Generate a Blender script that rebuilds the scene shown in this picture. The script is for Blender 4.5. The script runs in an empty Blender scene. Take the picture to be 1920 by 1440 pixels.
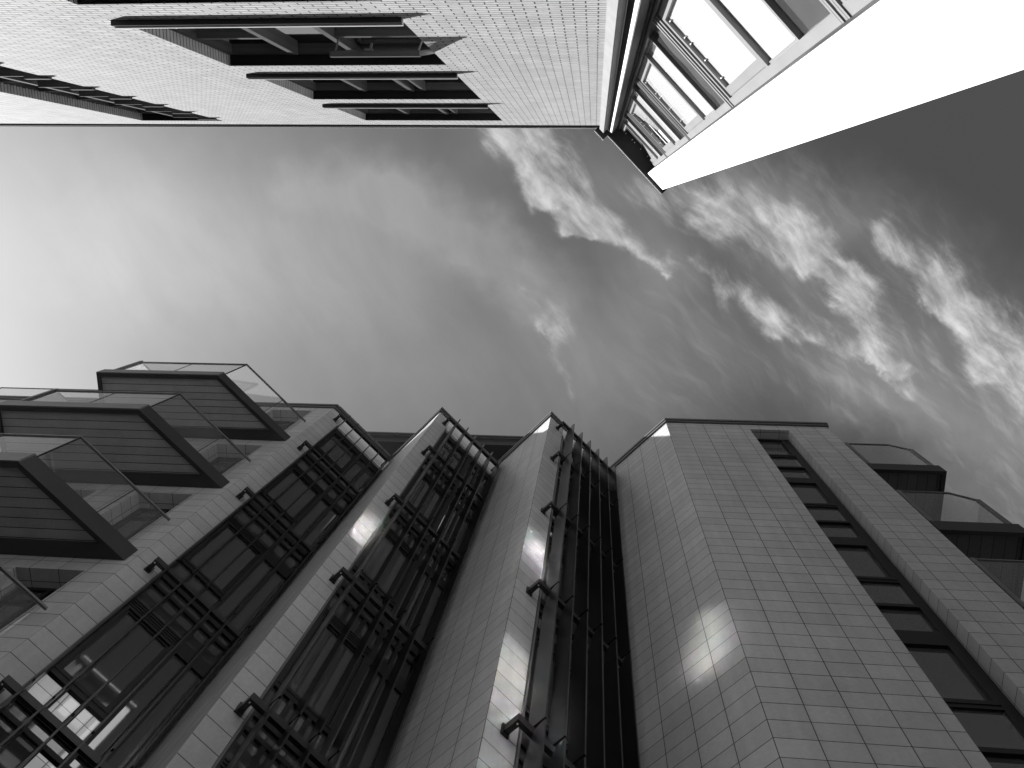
import bpy, bmesh, math, random
from mathutils import Matrix, Vector
random.seed(4)
SC = bpy.context.scene
COL = SC.collection
CZ = 1.6                     # eye height: every height "h" below is measured from the eye
SUN_TO = Vector((-1.0, 0.20, 0.61)).normalized()      # direction towards the sun
EXPOSURE = 1.6

# ------------------------------------------------------------------ camera
F_PX = 1442.0
zx, zy = 155.0, 322.0        # where the zenith lies in the 1920 x 1440 picture (from its middle)
zc = Vector((zx, zy, -F_PX)).normalized()
xc = (Vector((1, 0, 0)) - zc.x * zc).normalized()
yc = zc.cross(xc)
cam_d = bpy.data.cameras.new('camera')
cam_d.sensor_fit = 'HORIZONTAL'; cam_d.sensor_width = 36.0
cam_d.lens = 36.0 * F_PX / 1920.0
cam_d.clip_start = 0.05; cam_d.clip_end = 2000
cam = bpy.data.objects.new('camera', cam_d); COL.objects.link(cam)
cam.matrix_world = Matrix(((xc.x, xc.y, xc.z, 0), (yc.x, yc.y, yc.z, 0), (zc.x, zc.y, zc.z, CZ), (0, 0, 0, 1)))
SC.camera = cam

def P(x, y):
    """sky direction of a picture point, as its place on a cloud layer one unit above the eye"""
    c = Vector((x - 960.0, 720.0 - y, -F_PX))
    d = Vector((xc.dot(c), yc.dot(c), zc.dot(c)))
    return d.x / d.z, d.y / d.z

# ------------------------------------------------------------------ view, render
SC.view_settings.view_transform = 'Standard'
SC.view_settings.look = 'None'
SC.view_settings.gamma = 1.0
SC.view_settings.use_curve_mapping = False
SC.view_settings.exposure = EXPOSURE
cy = SC.cycles
cy.use_denoising = True
cy.max_bounces = 10; cy.diffuse_bounces = 4; cy.glossy_bounces = 5; cy.transparent_max_bounces = 16
cy.caustics_reflective = True
cy.blur_glossy = 0.0
cy.sample_clamp_indirect = 0.0

# ------------------------------------------------------------------ sun
sd = bpy.data.lights.new('sun', 'SUN'); sd.energy = 5.0; sd.angle = math.radians(0.5); sd.color = (1, 1, 1)
so = bpy.data.objects.new('sun', sd); COL.objects.link(so)
so.rotation_euler = (-SUN_TO).to_track_quat('-Z', 'Y').to_euler()
so.location = (-30, 10, 40)

# ------------------------------------------------------------------ world: black-and-white sky with cirrus
W = bpy.data.worlds.new('World'); SC.world = W; W.use_nodes = True
nt = W.node_tree; N = nt.nodes; L = nt.links; N.clear()

def nd(t, **k):
    n = N.new(t)
    for a, b in k.items(): setattr(n, a, b)
    return n
def setin(sock, v):
    if hasattr(v, 'is_output') or isinstance(v, bpy.types.NodeSocket): L.new(v, sock)
    else: sock.default_value = v
def M(op, a, b=0.0, c=0.0, clamp=False):
    n = nd('ShaderNodeMath', operation=op, use_clamp=clamp)
    setin(n.inputs[0], a); setin(n.inputs[1], b); setin(n.inputs[2], c)
    return n.outputs[0]
def smooth(v, a, b, o0=0.0, o1=1.0):
    n = nd('ShaderNodeMapRange', interpolation_type='SMOOTHSTEP')
    setin(n.inputs[0], v); setin(n.inputs[1], a); setin(n.inputs[2], b); setin(n.inputs[3], o0); setin(n.inputs[4], o1)
    return n.outputs[0]
def noise(vec, scale, detail=6, rough=0.6, dist=0.0, lac=2.0):
    n = nd('ShaderNodeTexNoise', noise_dimensions='3D'); L.new(vec, n.inputs['Vector'])
    n.inputs['Scale'].default_value = scale; n.inputs['Detail'].default_value = detail
    n.inputs['Roughness'].default_value = rough; n.inputs['Distortion'].default_value = dist
    n.inputs['Lacunarity'].default_value = lac
    return n.outputs['Fac']
def comb(x, y, z=0.0):
    n = nd('ShaderNodeCombineXYZ'); setin(n.inputs[0], x); setin(n.inputs[1], y); setin(n.inputs[2], z); return n.outputs[0]

sky = nd('ShaderNodeTexSky', sky_type='NISHITA', sun_disc=False)
sky.sun_elevation = math.asin(SUN_TO.z)
sky.sun_rotation = math.atan2(SUN_TO.x, SUN_TO.y)
sky.altitude = 50; sky.air_density = 1.0; sky.dust_density = 1.0; sky.ozone_density = 1.0
sep = nd('ShaderNodeSeparateColor'); L.new(sky.outputs[0], sep.inputs[0])
# red-filter black and white
bw = M('ADD', M('MULTIPLY', sep.outputs[0], 0.95), M('MULTIPLY', sep.outputs[1], 0.05))
bw = M('MULTIPLY', bw, 0.1)
SKY_G, SKY_K = 1.60, 2.25
skyv = M('MULTIPLY', M('POWER', bw, SKY_G), SKY_K)
skyv = M('DIVIDE', skyv, M('ADD', 1.0, M('MULTIPLY', skyv, 2.7)))

tc = nd('ShaderNodeTexCoord')
sx = nd('ShaderNodeSeparateXYZ'); L.new(tc.outputs['Generated'], sx.inputs[0])
zz = M('MAXIMUM', sx.outputs[2], 0.08)
px = M('DIVIDE', sx.outputs[0], zz); py = M('DIVIDE', sx.outputs[1], zz)
pv = comb(px, py, 0.0)
# warp of the cloud layer
w1 = M('ADD', M('MULTIPLY', M('SUBTRACT', noise(pv, 7.0, 3, 0.5), 0.5), 0.07), M('MULTIPLY', M('SUBTRACT', noise(pv, 30.0, 4, 0.55), 0.5), 0.035))
w2 = M('ADD', M('MULTIPLY', M('SUBTRACT', noise(comb(py, px, 3.0), 7.0, 3, 0.5), 0.5), 0.07), M('MULTIPLY', M('SUBTRACT', noise(comb(py, px, 7.0), 30.0, 4, 0.55), 0.5), 0.035))
qx = M('ADD', px, w1); qy = M('ADD', py, w2)
def band(a, b, wa, wb, soft, amp):
    """soft streak from picture point a to b; wa, wb widths (px) of the crisp side, soft = ratio of the feathered side"""
    k = 1.0 / F_PX
    ax, ay = P(*a); bx, by = P(*b); dx, dy = bx - ax, by - ay; l2 = dx * dx + dy * dy; l = math.sqrt(l2)
    rx = M('SUBTRACT', qx, ax); ry = M('SUBTRACT', qy, ay)
    t = M('DIVIDE', M('ADD', M('MULTIPLY', rx, dx), M('MULTIPLY', ry, dy)), l2)
    tcl = M('MULTIPLY', t, 1.0, clamp=True)
    ex = M('SUBTRACT', rx, M('MULTIPLY', tcl, dx)); ey = M('SUBTRACT', ry, M('MULTIPLY', tcl, dy))
    d = M('SQRT', M('ADD', M('MULTIPLY', ex, ex), M('MULTIPLY', ey, ey)))
    side = M('DIVIDE', M('SUBTRACT', M('MULTIPLY', rx, dy), M('MULTIPLY', ry, dx)), l)   # > 0: up-right of the streak
    w = M('ADD', wa * k, M('MULTIPLY', tcl, (wb - wa) * k))
    w = M('MULTIPLY', w, smooth(side, -0.02, 0.03, 1.0, soft))
    return M('MULTIPLY', smooth(M('DIVIDE', d, w), 1.25, -0.1), amp)
def total(l):
    r = l[0]
    for v in l[1:]: r = M('ADD', r, v)
    return r
strong = total([
    band((905, 215), (1000, 345), 40, 50, 2.8, 1.0), band((1000, 345), (1085, 425), 42, 34, 3.0, 0.95),
    band((1085, 425), (1250, 520), 24, 12, 2.2, 0.85),
    band((1215, 365), (1330, 405), 50, 70, 1.7, 0.65), band((1330, 405), (1480, 490), 54, 34, 2.0, 0.7),
    band((1425, 370), (1500, 470), 24, 30, 2.2, 0.65), band((1500, 470), (1585, 575), 32, 28, 2.4, 0.9),
    band((1585, 575), (1685, 735), 26, 14, 2.8, 0.85),
    band((1290, 490), (1450, 595), 16, 20, 2.4, 0.75), band((1450, 595), (1670, 700), 24, 12, 2.4, 0.7),
    band((1370, 570), (1440, 625), 18, 18, 1.8, 0.45),
    band((1500, 400), (1620, 530), 16, 12, 2.6, 0.4), band((1700, 620), (1780, 740), 26, 26, 1.5, 0.3),
    band((1640, 425), (1760, 565), 24, 34, 2.6, 0.85), band((1760, 565), (1860, 670), 34, 44, 2.8, 1.0),
    band((1860, 670), (1990, 830), 46, 60, 2.6, 1.0),
    band((985, 520), (1025, 610), 26, 30, 2.0, 0.5), band((1025, 610), (1080, 730), 30, 18, 2.0, 0.5),
])
faint = total([
    band((540, 350), (720, 360), 50, 70, 1.3, 0.6), band((720, 365), (900, 470), 60, 70, 1.6, 0.7),
    band((900, 470), (1010, 560), 60, 60, 1.6, 0.65), band((1010, 560), (1230, 740), 80, 120, 1.6, 0.55),
    band((1240, 560), (1560, 720), 100, 130, 1.3, 0.55), band((1700, 700), (1950, 900), 120, 190, 1.1, 1.1),
    band((1180, 330), (1500, 430), 110, 110, 1.3, 0.5), band((1360, 300), (1560, 420), 40, 40, 1.3, 0.5),
    band((1420, 420), (1640, 720), 90, 110, 1.3, 0.6), band((920, 250), (1240, 510), 90, 70, 1.6, 0.5),
    band((1640, 430), (1950, 760), 80, 150, 1.4, 0.6), band((50, 420), (720, 430), 260, 200, 1.1, 0.75), band((250, 480), (1050, 700), 240, 260, 1.1, 0.75),
])
# filament texture, stretched along the drift of the cirrus
g1 = M('MULTIPLY', M('SUBTRACT', noise(pv, 6.0, 3, 0.5), 0.5), 0.06); g2 = M('MULTIPLY', M('SUBTRACT', noise(comb(py, px, 3.0), 6.0, 3, 0.5), 0.5), 0.06)
hx = M('ADD', px, g1); hy = M('ADD', py, g2)
def along(ang):
    an = math.radians(ang)
    return (M('ADD', M('MULTIPLY', hx, math.cos(an)), M('MULTIPLY', hy, math.sin(an))),
            M('SUBTRACT', M('MULTIPLY', hy, math.cos(an)), M('MULTIPLY', hx, math.sin(an))))
ux, uy = along(58)
vx, vy = along(36)
fil = noise(comb(ux, M('MULTIPLY', uy, 7.0), 1.7), 7.0, 10, 0.62, 0.15)
fil2 = noise(comb(vx, M('MULTIPLY', vy, 9.0), 4.7), 7.0, 10, 0.62, 0.12)
puff = noise(comb(hx, hy, 5.0), 20.0, 8, 0.62, 0.15)
tex = M('ADD', M('ADD', M('MULTIPLY', fil, 0.46), M('MULTIPLY', fil2, 0.40)), M('MULTIPLY', puff, 0.14))
st = M('MINIMUM', strong, 1.1)
cl1 = smooth(M('ADD', st, M('MULTIPLY', M('SUBTRACT', tex, 0.5), 4.4)), 0.0, 1.9)
cl1 = M('MULTIPLY', M('MULTIPLY', cl1, smooth(st, 0.0, 0.85)), smooth(puff, 0.34, 0.66, 0.62, 1.1))
veil = noise(comb(M('MULTIPLY', ux, 1.0), M('MULTIPLY', uy, 2.4), 8.0), 4.0, 7, 0.6, 0.3)
cl2 = M('MULTIPLY', M('MINIMUM', faint, 1.3), smooth(veil, 0.2, 0.8, 0.5, 0.9))
CLOUD1, CLOUD2 = 0.165, 0.060
wisps = M('MULTIPLY', M('MULTIPLY', M('MINIMUM', faint, 1.0), smooth(M('ADD', M('MULTIPLY', fil, 0.5), M('MULTIPLY', fil2, 0.5)), 0.47, 0.68)), smooth(px, -0.02, 0.22))
cloudy = M('ADD', M('ADD', M('MULTIPLY', cl1, CLOUD1), M('MULTIPLY', cl2, CLOUD2)), M('MULTIPLY', wisps, 0.035))
fin = M('ADD', skyv, cloudy)
rgb = comb(fin, fin, fin)
bg = nd('ShaderNodeBackground'); L.new(rgb, bg.inputs[0]); bg.inputs[1].default_value = 1.0
wo = nd('ShaderNodeOutputWorld'); L.new(bg.outputs[0], wo.inputs[0])

# ------------------------------------------------------------------ materials (the photograph is black and white: greys only)
def grey(v, a=1.0): return (v, v, v, a)
def mat(name):
    m = bpy.data.materials.new(name); m.use_nodes = True
    t = m.node_tree; b = t.nodes['Principled BSDF']
    return m, t, b
def plain(name, v, rough=0.5, metal=0.0, spec=0.5, var=0.12, scale=3.0, bump=0.0, bscale=60.0):
    m, t, b = mat(name)
    co = t.nodes.new('ShaderNodeTexCoord')
    n = t.nodes.new('ShaderNodeTexNoise'); n.inputs['Scale'].default_value = scale; n.inputs['Detail'].default_value = 6
    t.links.new(co.outputs['Object'], n.inputs['Vector'])
    r = t.nodes.new('ShaderNodeMapRange'); r.inputs[1].default_value = 0.3; r.inputs[2].default_value = 0.7
    r.inputs[3].default_value = v * (1 - var); r.inputs[4].default_value = v * (1 + var)
    t.links.new(n.outputs['Fac'], r.inputs[0])
    c = t.nodes.new('ShaderNodeCombineColor')
    for i in range(3): t.links.new(r.outputs[0], c.inputs[i])
    t.links.new(c.outputs[0], b.inputs['Base Color'])
    b.inputs['Roughness'].default_value = rough; b.inputs['Metallic'].default_value = metal
    b.inputs['Specular IOR Level'].default_value = spec
    if bump:
        n2 = t.nodes.new('ShaderNodeTexNoise'); n2.inputs['Scale'].default_value = bscale; n2.inputs['Detail'].default_value = 4
        t.links.new(co.outputs['Object'], n2.inputs['Vector'])
        bp = t.nodes.new('ShaderNodeBump'); bp.inputs['Strength'].default_value = bump; bp.inputs['Distance'].default_value = 0.01
        t.links.new(n2.outputs['Fac'], bp.inputs['Height']); t.links.new(bp.outputs[0], b.inputs['Normal'])
    return m
def coursed(name, w, h, joint, off, c1, c2, cm, rough, bump, mott, nscale, bd=0.01, spec=0.4, rgh=0.0, wob=0.0, streak=0.0):
    """bricks or tiles drawn in metres on the UV map (u along the wall, v up)"""
    m, t, b = mat(name)
    uv = t.nodes.new('ShaderNodeTexCoord')
    br = t.nodes.new('ShaderNodeTexBrick')
    br.offset = off; br.offset_frequency = 2; br.squash = 1.0
    if wob:
        wn = t.nodes.new('ShaderNodeTexNoise'); wn.inputs['Scale'].default_value = 7.0; wn.inputs['Detail'].default_value = 2; t.links.new(uv.outputs['UV'], wn.inputs['Vector'])
        ws = t.nodes.new('ShaderNodeVectorMath'); ws.operation = 'MULTIPLY_ADD'; t.links.new(wn.outputs['Color'], ws.inputs[0]); ws.inputs[1].default_value = (wob * 2, wob, 0); t.links.new(uv.outputs['UV'], ws.inputs[2])
        t.links.new(ws.outputs[0], br.inputs['Vector'])
    else: t.links.new(uv.outputs['UV'], br.inputs['Vector'])
    br.inputs['Color1'].default_value = grey(c1); br.inputs['Color2'].default_value = grey(c2); br.inputs['Mortar'].default_value = grey(cm)
    br.inputs['Scale'].default_value = 1.0; br.inputs['Mortar Size'].default_value = joint / 2
    br.inputs['Mortar Smooth'].default_value = 0.15; br.inputs['Bias'].default_value = 0.0
    br.inputs['Brick Width'].default_value = w; br.inputs['Row Height'].default_value = h
    n = t.nodes.new('ShaderNodeTexNoise'); n.inputs['Scale'].default_value = nscale; n.inputs['Detail'].default_value = 8; n.inputs['Roughness'].default_value = 0.65
    t.links.new(uv.outputs['Object'], n.inputs['Vector'])
    n3 = t.nodes.new('ShaderNodeTexNoise'); n3.inputs['Scale'].default_value = nscale * 14; n3.inputs['Detail'].default_value = 3
    t.links.new(uv.outputs['Object'], n3.inputs['Vector'])
    r = t.nodes.new('ShaderNodeMapRange'); r.inputs[1].default_value = 0.25; r.inputs[2].default_value = 0.75
    r.inputs[3].default_value = 1 - mott; r.inputs[4].default_value = 1 + mott
    t.links.new(n.outputs['Fac'], r.inputs[0])
    r3 = t.nodes.new('ShaderNodeMapRange'); r3.inputs[1].default_value = 0.25; r3.inputs[2].default_value = 0.75
    r3.inputs[3].default_value = 1 - mott * .7; r3.inputs[4].default_value = 1 + mott * .7
    t.links.new(n3.outputs['Fac'], r3.inputs[0])
    mm = t.nodes.new('ShaderNodeMath'); mm.operation = 'MULTIPLY'; t.links.new(r.outputs[0], mm.inputs[0]); t.links.new(r3.outputs[0], mm.inputs[1])
    if streak:
        sm = t.nodes.new('ShaderNodeMapping'); sm.inputs['Scale'].default_value = (5.0, .22, 1); t.links.new(uv.outputs['UV'], sm.inputs[0])
        sn = t.nodes.new('ShaderNodeTexNoise'); sn.inputs['Scale'].default_value = 1.0; sn.inputs['Detail'].default_value = 6; t.links.new(sm.outputs[0], sn.inputs['Vector'])
        sr = t.nodes.new('ShaderNodeMapRange'); sr.inputs[1].default_value = .3; sr.inputs[2].default_value = .7; sr.inputs[3].default_value = 1 - streak; sr.inputs[4].default_value = 1 + streak * .5
        t.links.new(sn.outputs['Fac'], sr.inputs[0]); m2 = t.nodes.new('ShaderNodeMath'); m2.operation = 'MULTIPLY'
        t.links.new(mm.outputs[0], m2.inputs[0]); t.links.new(sr.outputs[0], m2.inputs[1]); mm = m2
    mx = t.nodes.new('ShaderNodeVectorMath'); mx.operation = 'SCALE'
    t.links.new(br.outputs['Color'], mx.inputs[0]); t.links.new(mm.outputs[0], mx.inputs['Scale'])
    t.links.new(mx.outputs[0], b.inputs['Base Color'])
    b.inputs['Roughness'].default_value = rough; b.inputs['Specular IOR Level'].default_value = spec
    inv = t.nodes.new('ShaderNodeMath'); inv.operation = 'SUBTRACT'; inv.inputs[0].default_value = 1.0
    t.links.new(br.outputs['Fac'], inv.inputs[1])
    hgt = inv.outputs[0]
    if rgh:
        a2 = t.nodes.new('ShaderNodeMath'); a2.operation = 'MULTIPLY_ADD'; t.links.new(n3.outputs['Fac'], a2.inputs[0]); a2.inputs[1].default_value = rgh
        t.links.new(hgt, a2.inputs[2]); hgt = a2.outputs[0]
        a3 = t.nodes.new('ShaderNodeMath'); a3.operation = 'MULTIPLY_ADD'
        sc_ = t.nodes.new('ShaderNodeSeparateColor'); t.links.new(br.outputs['Color'], sc_.inputs[0])
        t.links.new(sc_.outputs[0], a3.inputs[0]); a3.inputs[1].default_value = 1.6; t.links.new(hgt, a3.inputs[2]); hgt = a3.outputs[0]
    bp = t.nodes.new('ShaderNodeBump'); bp.inputs['Strength'].default_value = bump; bp.inputs['Distance'].default_value = bd
    t.links.new(hgt, bp.inputs['Height']); t.links.new(bp.outputs[0], b.inputs['Normal'])
    return m
def glass(name, tint=0.82, refl=1.0, frost=0.0):
    m = bpy.data.materials.new(name); m.use_nodes = True; t = m.node_tree; t.nodes.clear()
    o = t.nodes.new('ShaderNodeOutputMaterial'); mix = t.nodes.new('ShaderNodeMixShader')
    tr = t.nodes.new('ShaderNodeBsdfTransparent'); tr.inputs[0].default_value = grey(tint)
    gl = t.nodes.new('ShaderNodeBsdfGlossy'); gl.inputs['Roughness'].default_value = 0.02; gl.inputs[0].default_value = grey(refl)
    lw = t.nodes.new('ShaderNodeLayerWeight'); lw.inputs[0].default_value = 0.5
    pw = t.nodes.new('ShaderNodeMath'); pw.operation = 'POWER'; pw.inputs[1].default_value = 5.0; t.links.new(lw.outputs['Facing'], pw.inputs[0])
    fr = t.nodes.new('ShaderNodeMath'); fr.operation = 'MULTIPLY_ADD'; t.links.new(pw.outputs[0], fr.inputs[0]); fr.inputs[1].default_value = 0.92; fr.inputs[2].default_value = 0.07
    src = tr.outputs[0]
    if frost:
        tl = t.nodes.new('ShaderNodeBsdfTranslucent'); tl.inputs[0].default_value = grey(0.85)
        df = t.nodes.new('ShaderNodeBsdfDiffuse'); df.inputs[0].default_value = grey(0.85)
        m1 = t.nodes.new('ShaderNodeMixShader'); m1.inputs[0].default_value = 0.5
        t.links.new(tl.outputs[0], m1.inputs[1]); t.links.new(df.outputs[0], m1.inputs[2])
        m2 = t.nodes.new('ShaderNodeMixShader'); m2.inputs[0].default_value = frost
        t.links.new(tr.outputs[0], m2.inputs[1]); t.links.new(m1.outputs[0], m2.inputs[2]); src = m2.outputs[0]
    t.links.new(fr.outputs[0], mix.inputs[0]); t.links.new(src, mix.inputs[1]); t.links.new(gl.outputs[0], mix.inputs[2])
    t.links.new(mix.outputs[0], o.inputs[0])
    return m
def dark_glass(name, base=0.02, gloss=0.0, rough=0.03, ripple=0.0, ior=1.52, dist=.02, rscale=2.2):
    m, t, b = mat(name)
    b.inputs['Base Color'].default_value = grey(base); b.inputs['Roughness'].default_value = rough
    b.inputs['IOR'].default_value = ior; b.inputs['Specular IOR Level'].default_value = 0.5
    if gloss:
        o = t.nodes['Material Output']; mx = t.nodes.new('ShaderNodeMixShader'); g = t.nodes.new('ShaderNodeBsdfGlossy')
        g.inputs['Roughness'].default_value = rough; g.inputs[0].default_value = grey(0.95); mx.inputs[0].default_value = gloss
        t.links.new(b.outputs[0], mx.inputs[1]); t.links.new(g.outputs[0], mx.inputs[2]); t.links.new(mx.outputs[0], o.inputs[0])
    if ripple:
        co = t.nodes.new('ShaderNodeTexCoord'); n = t.nodes.new('ShaderNodeTexNoise'); n.inputs['Scale'].default_value = rscale; n.inputs['Detail'].default_value = 1
        t.links.new(co.outputs['Object'], n.inputs['Vector'])
        bp = t.nodes.new('ShaderNodeBump'); bp.inputs['Strength'].default_value = ripple; bp.inputs['Distance'].default_value = dist
        t.links.new(n.outputs['Fac'], bp.inputs['Height']); t.links.new(bp.outputs[0], b.inputs['Normal'])
        if gloss: t.links.new(bp.outputs[0], g.inputs['Normal'])
    return m

MAT = {}
MAT['brick'] = coursed('brick', .235, .075, .015, .5, .64, .54, .07, .85, 1.0, .12, 2.5, bd=.006, spec=.2, rgh=.3, wob=.009, streak=.08)
MAT['tile'] = coursed('pale_tile', .465, .30, .012, 0.0, .50, .43, .025, .38, .5, .10, 1.3, bd=.004, spec=.5, streak=.10)
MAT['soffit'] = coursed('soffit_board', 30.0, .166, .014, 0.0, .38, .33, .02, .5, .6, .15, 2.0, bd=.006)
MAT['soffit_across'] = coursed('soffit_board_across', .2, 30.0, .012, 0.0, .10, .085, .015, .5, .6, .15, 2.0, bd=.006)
MAT['dark_metal'] = plain('dark_metal', .022, .38, 0.0, .5, .15)
MAT['blade_metal'] = plain('blade_metal', .012, .30, 0.0, .5, .25, 5.0)
MAT['fascia'] = plain('grey_fascia', .13, .40, 0.0, .5, .08)
MAT['dark_fascia'] = plain('dark_fascia', .035, .38, 0.0, .5, .08)
MAT['coping'] = plain('grey_coping', .085, .40, 0.0, .5, .08)
MAT['frame'] = plain('dark_frame', .012, .45, 0.0, .4, .1)
MAT['white_fascia'] = plain('white_fascia', .80, .5, 0.0, .4, .03)
MAT['render'] = plain('white_render', .82, .7, 0.0, .3, .02)
MAT['concrete'] = plain('pale_concrete', .17, .75, 0.0, .3, .10, 4.0, .2)
MAT['board'] = plain('dark_board', .07, .7, 0.0, .3, .25, 9.0, .4, 90.0)
MAT['light_frame'] = plain('light_frame', .17, .42, 0.0, .5, .06)
MAT['window_timber'] = plain('painted_timber', .085, .5, 0.0, .4, .08)
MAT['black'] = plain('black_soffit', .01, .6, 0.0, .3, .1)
MAT['spandrel'] = plain('grey_spandrel', .045, .35, 0.0, .5, .08)
MAT['spandrel_glass'] = dark_glass('spandrel_glass', .05, .35, .06, 1.0, dist=.02, rscale=2.5)
MAT['cap_white'] = plain('white_edge', .75, .5, 0.0, .4, .03)
MAT['bounce_cut_dark'] = plain('bounce_cut_dark', .03, .6)  # for the added unseen bases that soak up bounce light
MAT['asphalt'] = plain('asphalt', .035, .9, 0.0, .3, .3, 20.0, .4)
MAT['paving'] = coursed('paving', .6, .4, .01, .5, .07, .06, .07, .85, .4, .2, 3.0)
MAT['kerb'] = plain('kerb_stone', .28, .8)
MAT['clear_glass'] = glass('clear_glass', .80)
MAT['rail_glass'] = glass('balustrade_glass', .80, 1.0, .10)
MAT['frosted'] = glass('frosted_glass', .9, 1.0, .9)
MAT['dark_pane'] = dark_glass('dark_pane', .07, 0.07, .03)
MAT['brick_pane'] = dark_glass('brick_window_pane', .02, .8, .03)
MAT['bay_pane'] = dark_glass('blind_behind_glass', .92, .55, .07, 1.0, dist=.007, rscale=3.5)
MAT['bay_light'] = dark_glass('blind_behind_old_glass', .92, .60, .065, 1.0, dist=.006, rscale=3.2)
MAT['tower_pane'] = dark_glass('tower_pane', .075, .15, .04)
m, t, b = mat('sunlit_ceiling_glow'); MAT['sunlit_ceiling_glow'] = m
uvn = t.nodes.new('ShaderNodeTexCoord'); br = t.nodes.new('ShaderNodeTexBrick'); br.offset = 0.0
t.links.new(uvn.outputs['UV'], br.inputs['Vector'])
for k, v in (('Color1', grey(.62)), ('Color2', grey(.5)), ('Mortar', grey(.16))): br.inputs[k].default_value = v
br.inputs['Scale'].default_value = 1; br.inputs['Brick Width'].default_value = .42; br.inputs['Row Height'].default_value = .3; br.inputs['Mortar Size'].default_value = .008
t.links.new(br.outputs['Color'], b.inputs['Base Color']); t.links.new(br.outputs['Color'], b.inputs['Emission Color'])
b.inputs['Emission Strength'].default_value = 0.20  # emission stands in for reflected sunlight on the ceiling

# ------------------------------------------------------------------ mesh helpers
class MB:
    def __init__(s): s.v = []; s.f = []; s.uv = []
    def face(s, pts, uv=None):
        i = len(s.v); s.v += [tuple(p) for p in pts]; s.f.append(list(range(i, i + len(pts))))
        if uv is None:
            a, b_, c = Vector(pts[0]), Vector(pts[1]), Vector(pts[2]); n = (b_ - a).cross(c - a)
            if n.length: n.normalize()
            if abs(n.z) > .7: uv = [(p[0], p[1]) for p in pts]
            else:
                h = math.hypot(n.x, n.y) or 1; tx, ty = -n.y / h, n.x / h
                uv = [(p[0] * tx + p[1] * ty, p[2]) for p in pts]
        s.uv.append(uv)
    def build(s, name, material, parent=None, weld=True, smooth=False):
        me = bpy.data.meshes.new(name); me.from_pydata(s.v, [], s.f)
        ul = me.uv_layers.new(name='UVMap'); k = 0
        for u in s.uv:
            for q in u: ul.data[k].uv = q; k += 1
        bm = bmesh.new(); bm.from_mesh(me)
        if weld: bmesh.ops.remove_doubles(bm, verts=bm.verts, dist=1e-5)
        bmesh.ops.recalc_face_normals(bm, faces=bm.faces)
        bm.to_mesh(me); bm.free()
        me.materials.append(MAT[material] if isinstance(material, str) else material)
        o = bpy.data.objects.new(name, me); COL.objects.link(o)
        if parent is not None: o.parent = parent
        return o
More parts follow.
